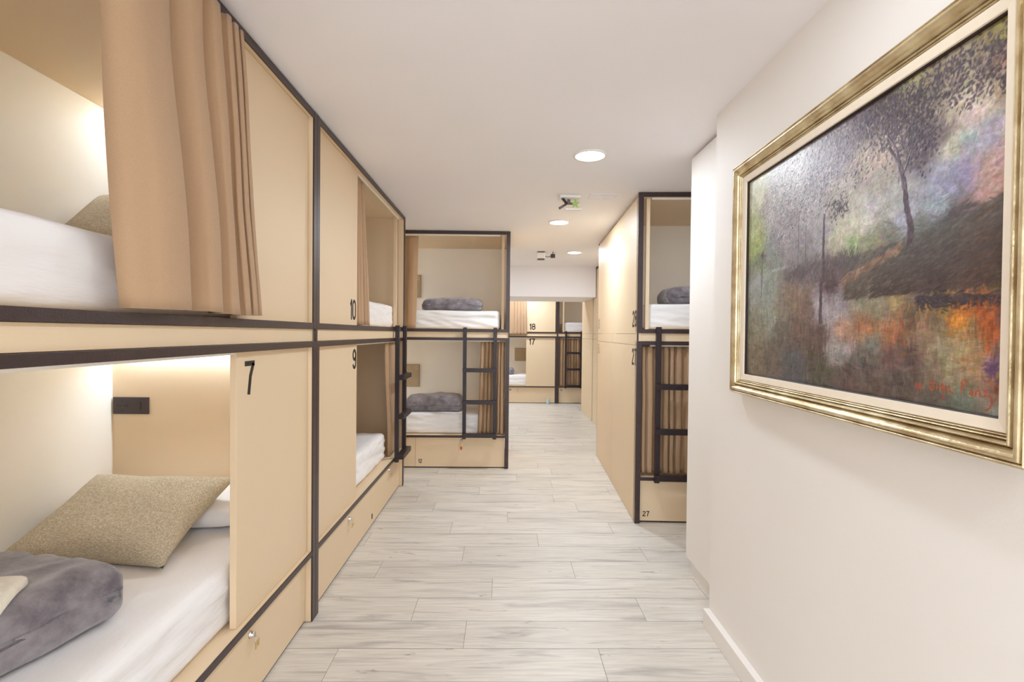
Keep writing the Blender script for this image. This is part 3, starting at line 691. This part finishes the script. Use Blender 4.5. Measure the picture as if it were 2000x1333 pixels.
# ------------------------------------------------------------------ the painting
K = .965
PA = (.895*K, .87*K); ang = math.atan2(-1.0, -.027)      # u runs from the far end towards the camera
dl = math.hypot(.027, 1); far = (PA[0]+.027/dl*1.235*K, PA[1]+1/dl*1.235*K)
FP = Fr(far[0], far[1], 0, ang); PWD = 1.240*K; PZ0, PZ1 = 1.32+(1.0905-1.32)*K, 1.32+(2.0085-1.32)*K
t = thing('framed_painting', 'large gold-framed oil painting of trees by water on the right wall', 'painting', FP, (PWD/2, .02, PZ0))
def loopframe(profile, m, name, label=None):
    """profile: (inset, depth) points; swept round the rectangle with mitred corners"""
    mb = MB(); vs = []; fs = []; n = len(profile)
    for (i, d) in profile: vs += [(i, d, PZ0+i), (PWD-i, d, PZ0+i), (PWD-i, d, PZ1-i), (i, d, PZ1-i)]
    for a in range(n-1):
        for k in range(4): fs.append((a*4+k, a*4+(k+1) % 4, (a+1)*4+(k+1) % 4, (a+1)*4+k))
    mb.add(vs, fs); return mk(name, mb, m, t, label=label)
G = [(.0, .047), (.0, .010), (.002, .004), (.006, .001)]
def bead(x0, x1, d, h, n=6): return [(x0+(x1-x0)*i/n, d-h*math.sin(math.pi*i/n)) for i in range(n+1)]
prof = [(.004, .047), (.0, .040), (.0, .012), (.002, .008)] + bead(.003, .009, .008, .004, 4) + [(.0095, .013)] + [(.011+.020*i/8, .004+.010*(1-math.cos(math.pi*i/8))/2 - .006*math.sin(math.pi*i/8)) for i in range(9)] + [(.0315, .018)] + bead(.033, .041, .013, .006, 6) + [(.042, .020)] + bead(.043, .0475, .018, .003, 4) + [(.048, .023)] + bead(.0485, .052, .021, .002, 4) + [(.053, .026), (.053, .040)]
loopframe(prof, M['gold'], 'gilt_frame')
loopframe([(.053, .030), (.0535, .0225), (.055, .0215), (.074, .0265), (.0755, .0285), (.0755, .040)], M['liner'], 'cream_liner')
loopframe([(.0755, .0405), (.0755, .031), (.0785, .033), (.0785, .0405)], M['slip'], 'dark_slip')
mk('backing_board', MB().box(.005, PWD-.005, .0425, .0465, PZ0+.005, PZ1-.005), M['paper'], t)

PTS = """0.054 0.909 205 205 170;0.039 0.734 175 185 130;0.061 0.652 165 180 110;0.149 0.824 175 165 160;0.246 0.926 185 178 180;0.334 0.930 190 185 188;0.283 0.665 150 140 145;0.440 0.861 150 140 150;0.394 0.695 170 165 170;0.551 0.903 125 112 122;0.645 0.939 95 80 90;0.678 1.003 95 78 70;0.728 0.922 90 75 80;0.772 0.956 130 120 90;0.785 0.977 165 155 110;0.827 0.904 120 110 95;0.854 0.787 115 100 100;0.803 0.771 85 72 85;0.889 0.836 190 175 155;0.923 0.774 205 180 175;0.953 0.821 210 195 170;0.981 0.839 150 130 100;0.970 0.922 110 95 80;0.988 0.957 150 130 60;0.994 0.903 190 132 110;0.920 0.909 160 145 120;0.876 0.913 150 135 115;0.890 0.739 190 185 160;0.923 0.734 150 165 170;0.955 0.704 160 150 175;0.984 0.664 196 158 156;0.997 0.718 195 180 190;0.914 0.646 140 130 165;0.956 0.640 186 146 140;0.986 0.588 194 142 130;0.967 0.571 192 150 142;0.869 0.638 150 150 180;0.846 0.576 150 160 175;0.630 0.809 175 155 140;0.683 0.801 190 165 150;0.667 0.724 160 150 140;0.719 0.621 170 170 165;0.750 0.563 165 165 185;0.651 0.645 180 175 175;0.534 0.687 170 160 150;0.577 0.599 200 195 175;0.634 0.599 195 190 180;0.537 0.555 190 185 160;0.445 0.618 160 155 160;0.369 0.598 140 130 140;0.221 0.659 140 130 135;0.721 0.524 120 120 110;0.579 0.526 150 170 120;0.654 0.525 140 145 115;0.808 0.515 110 110 105;0.871 0.525 80 75 75;0.927 0.521 80 70 70;0.987 0.526 85 70 75;0.896 0.449 70 55 60;0.979 0.441 90 60 50;0.810 0.440 75 60 60;0.930 0.387 60 48 52;0.999 0.350 80 75 50;0.850 0.359 75 60 55;0.754 0.389 100 85 75;0.689 0.466 150 110 90;0.638 0.425 150 105 90;0.581 0.416 120 75 65;0.539 0.460 90 75 80;0.343 0.540 130 125 130;0.155 0.580 130 135 125;0.083 0.546 120 130 110;0.085 0.470 160 165 165;0.345 0.454 110 95 100;0.497 0.410 85 65 70;0.160 0.386 140 150 140;0.319 0.370 140 115 95;0.452 0.317 165 155 165;0.543 0.310 150 140 150;0.622 0.322 145 140 115;0.692 0.315 135 130 100;0.740 0.319 170 145 95;0.799 0.306 110 95 80;0.876 0.285 150 115 60;0.921 0.268 190 110 50;0.963 0.266 195 100 40;0.900 0.229 215 140 60;0.973 0.202 190 95 50;0.991 0.264 110 60 60;0.814 0.230 150 110 80;0.726 0.232 170 120 85;0.642 0.233 180 115 75;0.545 0.216 180 135 110;0.091 0.217 130 125 105;0.232 0.194 105 95 85;0.351 0.217 110 85 75;0.455 0.196 100 75 70;0.168 0.073 105 90 80;0.326 0.064 85 85 90;0.546 0.141 150 145 145;0.661 0.164 125 120 110;0.727 0.199 170 105 70;0.645 0.112 95 85 80;0.728 0.135 110 80 75;0.788 0.139 90 65 65;0.866 0.158 150 135 105;0.912 0.174 165 145 105;0.934 0.135 190 140 95;0.984 0.139 130 95 115;0.994 0.103 165 120 80;0.891 0.104 150 135 100;0.842 0.084 120 100 85;0.761 0.042 85 70 65;0.569 0.050 95 75 70;0.458 0.046 85 80 65;0.664 0.011 100 80 70;0.844 0.026 95 85 75;0.915 0.025 105 110 95;0.977 0.025 140 125 110;0.990 0.065 150 92 70;0.996 0.016 130 145 140;0.852 0.258 120 100 75;0.938 0.221 160 125 80;0.994 0.227 125 70 60;0.871 0.201 150 130 95;0.912 0.195 170 140 95;0.954 0.163 165 130 90;0.659 0.267 140 125 100;0.693 0.282 140 130 105;0.785 0.261 100 75 60;0.766 0.153 110 85 75;0.162 0.290 145 150 135;0.229 0.333 130 120 105;0.376 0.301 120 95 85;0.500 0.274 170 160 165;0.513 0.159 155 145 140;0.814 0.185 145 115 90;0.432 0.115 90 75 65;0.094 0.092 120 105 85;0.902 0.119 155 130 95"""
def paint():
    P = np.array([[float(x) for x in l.split()] for l in PTS.split(';')])
    NU, NV = 860, 600; rs = np.random.RandomState(7)
    U, V = np.meshgrid(np.linspace(0, 1, NU), np.linspace(0, 1, NV)); asp = 1.40
    C = P[:, 2:]/255.0
    def field(u, v, s=.035):
        u = np.asarray(u); v = np.asarray(v); d2 = ((u[..., None]-P[:, 0])*asp)**2+(v[..., None]-P[:, 1])**2
        w = 1/(d2+s*s*.25)**2.3
        return (w[..., None]*C).sum(-2)/w.sum(-1)[..., None]
    lo = field(*np.meshgrid(np.linspace(0, 1, 130), np.linspace(0, 1, 92)))
    iu = (U*129).astype(int).clip(0, 129); iv = (V*91).astype(int).clip(0, 91)
    g_ = lo.mean(-1, keepdims=True); lo = np.clip((lo*.84+g_*.16)*.99, 0, 1)
    img = lo[iv, iu].copy(); hgt = np.zeros((NV, NU))
    def stroke(u, v, L, w, a, col, alpha=.8, h=.3):
        x = u*NU; y = v*NV; Lp = L*NU/1.0; wp = w*NU; R = int(max(Lp, wp))+2
        x0, x1, y0, y1 = max(0, int(x-R)), min(NU, int(x+R)+1), max(0, int(y-R)), min(NV, int(y+R)+1)
        if x1 <= x0 or y1 <= y0: return
        yy, xx = np.mgrid[y0:y1, x0:x1]; dx = xx-x; dy = yy-y; ca, sa = math.cos(a), math.sin(a)
        p = dx*ca+dy*sa; q = -dx*sa+dy*ca
        rr = (p/Lp)**2+(q/wp)**2; m = np.clip(1.25-rr, 0, 1)**.6*(rr < 1.25)
        br = .75+.25*np.sin(q*2.3+u*900)
        m = m*alpha*br; img[y0:y1, x0:x1] = img[y0:y1, x0:x1]*(1-m[..., None])+np.asarray(col)*m[..., None]
        hgt[y0:y1, x0:x1] = hgt[y0:y1, x0:x1]*(1-m*.5)+m*h*br*rs.uniform(.4, 1)
    def col(u, v, j=.06, near=None):
        i = int(min(max(v, 0), .999)*92); k = int(min(max(u, 0), .999)*130); c = lo[i, k]
        return np.clip(c+rs.normal(0, j)+rs.normal(0, j*.45, 3), .03, .96)
    # ground layers: soft brushwork everywhere
    for n in range(9000):
        u, v = rs.rand(), rs.rand()
        if v < .42: a = rs.normal(math.pi/2 if rs.rand() < .45 else 0, .25); L, w = rs.uniform(.006, .022), rs.uniform(.002, .006)
        elif u > .62 and v < .62: a = rs.normal(.12, .5); L, w = rs.uniform(.006, .024), rs.uniform(.002, .005)
        else: a = rs.uniform(0, math.pi); L, w = rs.uniform(.005, .018), rs.uniform(.002, .006)
        stroke(u, v, L, w, a, col(u+rs.normal(0, .008), v+rs.normal(0, .01), .055), .65, .35)
    dark = np.array([.24, .20, .24])
    # scratchy pale grey canopy at left and centre
    for n in range(5200):
        u = rs.uniform(.05, .84); v = rs.uniform(.56, 1.0)
        cen = (.90*max(0, 1-((u-.40)/.30)**2-((v-.86)/.22)**2)+.95*max(0, 1-((u-.22)/.16)**2-((v-.74)/.18)**2)+1.0*max(0, 1-((u-.74)/.11)**2-((v-.87)/.15)**2))
        if rs.rand() > cen*1.15: continue
        g = rs.rand(); 
        c = dark*1.25 if g < .34 else (np.array([.50, .47, .50]) if g < .7 else np.array([.76, .73, .74]))
        if u > .64: c = dark*rs.uniform(.8, 1.5) if g < .5 else np.array([.66, .61, .52])
        stroke(u, v, rs.uniform(.002, .007), rs.uniform(.0009, .0028), rs.normal(.9, 1.1), np.clip(c+rs.normal(0, .05), 0, 1), .7, 1.0)
    # dark leaf clusters
    def leaves(cu, cv, ru, rv, n, k=1.0, s=1.0):
        for _ in range(n):
            u, v = cu+rs.normal(0, ru), cv+rs.normal(0, rv)
            stroke(u, v, rs.uniform(.002, .006)*s, rs.uniform(.0015, .0036)*s, rs.normal(.9, .9), np.clip(dark*k*rs.uniform(.75, 1.35), 0, 1), .85, 1.0)
    for c in ((.66, .95, .05, .04, 300), (.74, .90, .04, .05, 420), (.79, .81, .024, .05, 330), (.80, .90, .03, .04, 200), (.70, .84, .03, .03, 160, 1.2), (.83, .77, .012, .02, 50), (.82, .95, .04, .03, 100), (.535, .68, .018, .022, 90, .9), (.50, .70, .02, .015, 30), (.60, .775, .03, .02, 40, 1.3),
              (.91, .93, .045, .03, 160), (.95, .88, .035, .025, 110), (.975, .94, .02, .03, 70), (.88, .875, .03, .02, 60), (.985, .835, .01, .02, 45), (.93, .83, .02, .012, 25), (.87, .96, .03, .02, 70)): leaves(*c)
    # hill with dark slope on the right
    hill = [(.495, .515), (.58, .520), (.654, .528), (.73, .532), (.80, .548), (.871, .556), (.927, .568), (1.0, .600)]
    hx = np.array([h[0] for h in hill]); hy = np.array([h[1] for h in hill])
    for n in range(3400):
        u = rs.uniform(.56, 1.0); top = np.interp(u, hx, hy)-.035; v = rs.uniform(.335, top)
        f = (top-v)/.3; base = np.array([.33, .32, .31])*(1-min(1, f*1.6))+np.array([.25, .19, .19])*min(1, f*1.6)
        if u < .66: base = base*.6+np.array([.42, .40, .34])*.4
        if u > .9 and rs.rand() < .22: base = np.array([.36, .24, .18])
        if rs.rand() < .12: base = base+.10
        stroke(u, v, rs.uniform(.006, .020), rs.uniform(.0015, .004), rs.normal(.30, .22), np.clip(base+rs.normal(0, .03), 0, 1), .55, .5)
    for n in range(500):
        s = rs.rand(); u = .55+s*.20; v = .405+s*.075+rs.normal(0, .007)-0
        stroke(u, v, rs.uniform(.004, .014), rs.uniform(.001, .003), rs.normal(.45, .2), np.clip(np.array([.56, .45, .38])*rs.uniform(.65, 1.2), 0, 1), .6, .7)
    # fence of far trunks on the left and dark ground strip
    for n in range(700):
        u = rs.uniform(.25, .62); v = .475+rs.normal(0, .022)
        stroke(u, v, rs.uniform(.003, .012), rs.uniform(.001, .003), rs.normal(1.3, .4), np.clip(np.array([.36, .33, .35])*rs.uniform(.7, 1.2), 0, 1), .6, .6)
    def trunk(pl, w0, w1, c, al=.9):
        for i in range(len(pl)-1):
            (a, b), (c2, d) = pl[i], pl[i+1]; n = int(max(6, math.hypot(c2-a, d-b)*260))
            for k in range(n):
                s = k/n; f = (i+s)/(len(pl)-1); w = w0+(w1-w0)*f; v = b+(d-b)*s
                for _ in range(3): stroke(a+(c2-a)*s+rs.uniform(-.32, .32)*w, v, .008, w*rs.uniform(.10, .18), math.atan2((d-b)*NV, (c2-a)*NU), np.clip(np.array(c)*rs.uniform(.75, 1.45), 0, 1), al, 1.0)
    D = (.30, .25, .29)
    trunk([(.775, .486), (.777, .539), (.764, .605), (.755, .686), (.739, .757), (.707, .813)], .026, .012, D)
    trunk([(.755, .686), (.74, .76), (.731, .80), (.70, .86)], .012, .005, D); trunk([(.750, .70), (.775, .77), (.80, .80)], .005, .003, D)
    trunk([(.453, .256), (.453, .397), (.459, .436), (.461, .574), (.463, .673)], .018, .012, D)
    trunk([(.332, .50), (.332, .564), (.334, .70)], .008, .005, (.40, .36, .40), .6); trunk([(.37, .50), (.372, .66)], .006, .004, (.42, .38, .42), .5)
    trunk([(.102, .392), (.105, .50), (.108, .585)], .008, .005, (.38, .36, .40), .7); leaves(.108, .592, .008, .010, 26, 1.2)
    for n in range(60): stroke(.20+.5*0+rs.uniform(-.02, .06)*1, .505+rs.normal(0, .004), .01, .002, .3, (.66, .68, .68), .5, .5)
    # the orange reflections and the dark bank over them
    for n in range(420):
        u = rs.uniform(.80, .985); v = .305-.06*(u-.8)+rs.normal(0, .012)
        stroke(u, v, rs.uniform(.004, .012), rs.uniform(.0015, .003), rs.normal(0, .3), np.clip(dark*rs.uniform(.6, 1.2), 0, 1), .75, .8)
    for (cu, cv, ru, rv, n, c) in ((.900, .245, .018, .018, 80, (.90, .58, .20)), (.93, .275, .030, .009, 45, (.78, .42, .16)), (.965, .215, .008, .034, 55, (.80, .38, .15)), (.945, .235, .009, .025, 35, (.72, .33, .16)), (.70, .235, .030, .020, 50, (.74, .46, .28)), (.76, .215, .012, .03, 40, (.70, .38, .24)), (.80, .28, .03, .01, 30, (.80, .60, .30)), (.60, .215, .02, .02, 40, (.72, .52, .40)), (.985, .075, .006, .015, 14, (.60, .30, .20))):
        for _ in range(n):
            stroke(cu+rs.normal(0, ru), cv+rs.normal(0, rv), rs.uniform(.003, .010), rs.uniform(.0015, .004), rs.normal(1.5, .35), np.clip(np.array(c)*rs.uniform(.65, 1.05), 0, 1), .62, .9)
    for _ in range(50): stroke(.972+rs.normal(0, .008), .118+rs.normal(0, .012), .006, .0025, rs.uniform(0, 3), (.38, .26, .42), .7, .8)
    for n in range(1800):
        u, v = rs.rand(), rs.uniform(0, .40)
        stroke(u, v, rs.uniform(.0015, .007), rs.uniform(.0008, .0018), rs.normal(0 if rs.rand() < .75 else 1.5, .15), np.clip(col(u, v, .03)*rs.choice([.6, .75, 1.25]), 0, 1), .40, .6)
    # dragged-brush grain at three scales
    def vn(nx, ny):
        g = rs.rand(ny+2, nx+2); xx = U*nx; yy = V*ny; ix = xx.astype(int); iy = yy.astype(int); fx = xx-ix; fy = yy-iy
        return (g[iy, ix]*(1-fx)+g[iy, ix+1]*fx)*(1-fy)+(g[iy+1, ix]*(1-fx)+g[iy+1, ix+1]*fx)*fy-.5
    low = np.clip((.45-V)/.1, 0, 1)
    grain = .16*vn(60, 44)+.14*(vn(420, 60)*low+vn(200, 160)*(1-low))+.12*(vn(120, 420)*low+vn(500, 380)*(1-low))+.08*vn(850, 590)
    img = np.clip(img*(1+1.15*grain[..., None]), 0, 1)
    # signature in red-orange brush letters, bottom right
    def line(pts, r=.0016):
        for (a, b), (c2, d) in zip(pts[:-1], pts[1:]):
            n = int(max(3, math.hypot(c2-a, d-b)*900))
            for k in range(n): stroke(a+(c2-a)*k/n+rs.normal(0, .0005), b+(d-b)*k/n+rs.normal(0, .0008), .0020, r, .6, np.array((.68, .30, .18))*rs.uniform(.8, 1.1), .72 if rs.rand() < .85 else .1, 1.0)
    S = [[(.800, .040), (.803, .062), (.808, .044), (.812, .062), (.816, .038)],                                   # m
         [(.842, .044), (.836, .058), (.842, .074), (.849, .064), (.848, .048), (.842, .044)],                     # O
         [(.855, .048), (.857, .068)], [(.862, .056), (.868, .068), (.874, .060), (.867, .052), (.874, .062), (.872, .030), (.868, .022)],  # l g
         [(.880, .050), (.885, .064), (.888, .048), (.894, .042)],                                                   # a
         [(.912, .042), (.914, .084)], [(.914, .084), (.924, .082), (.926, .070), (.915, .062)],                     # P
         [(.930, .050), (.934, .060), (.938, .052), (.934, .046), (.930, .050)],                                     # o
         [(.942, .046), (.944, .060), (.950, .060), (.952, .046)],                                                   # n
         [(.958, .062), (.966, .064), (.960, .048), (.972, .050), (.976, .036), (.970, .016), (.962, .012)]]         # s with a tail
    for l in S: line(l)
    hgt_ = hgt+rs.rand(NV, NU)*.06
    img_ = np.clip(img, 0, 1); lin_ = np.where(img_ <= .04045, img_/12.92, ((img_+.055)/1.055)**2.4)
    i0 = .0770; u0, u1, z0, z1 = i0, PWD-i0, PZ0+i0, PZ1-i0
    co = np.empty((NV, NU, 3)); co[..., 0] = u0+(u1-u0)*U; co[..., 1] = .0395-.0006*np.clip(hgt_, 0, 1.2); co[..., 2] = z0+(z1-z0)*V
    off = BASE[t]; co -= np.array(off)
    me = bpy.data.meshes.new('canvas'); nv = NU*NV; nf = (NU-1)*(NV-1)
    me.vertices.add(nv); me.vertices.foreach_set('co', co.reshape(-1))
    idx = np.arange(nv).reshape(NV, NU); q = np.stack([idx[:-1, :-1], idx[:-1, 1:], idx[1:, 1:], idx[1:, :-1]], -1).reshape(-1)
    me.loops.add(nf*4); me.loops.foreach_set('vertex_index', q); me.polygons.add(nf); me.polygons.foreach_set('loop_start', np.arange(nf)*4)
    me.polygons.foreach_set('use_smooth', np.ones(nf, bool)); me.update(calc_edges=True)
    a = me.attributes.new('paint', 'FLOAT_COLOR', 'POINT'); a.data.foreach_set('color', np.concatenate([lin_, np.ones((NV, NU, 1))], -1).reshape(-1))
    m = bpy.data.materials.new('oil_paint'); m.use_nodes = True; nt = m.node_tree; b = nt.nodes['Principled BSDF']
    an = nt.nodes.new('ShaderNodeAttribute'); an.attribute_name = 'paint'; nt.links.new(an.outputs['Color'], b.inputs['Base Color'])
    b.inputs['Roughness'].default_value = .42; b.inputs['Coat Weight'].default_value = .25; b.inputs['Coat Roughness'].default_value = .35
    me.materials.append(m); o = bpy.data.objects.new('canvas', me); COL.objects.link(o); o.parent = t
paint()
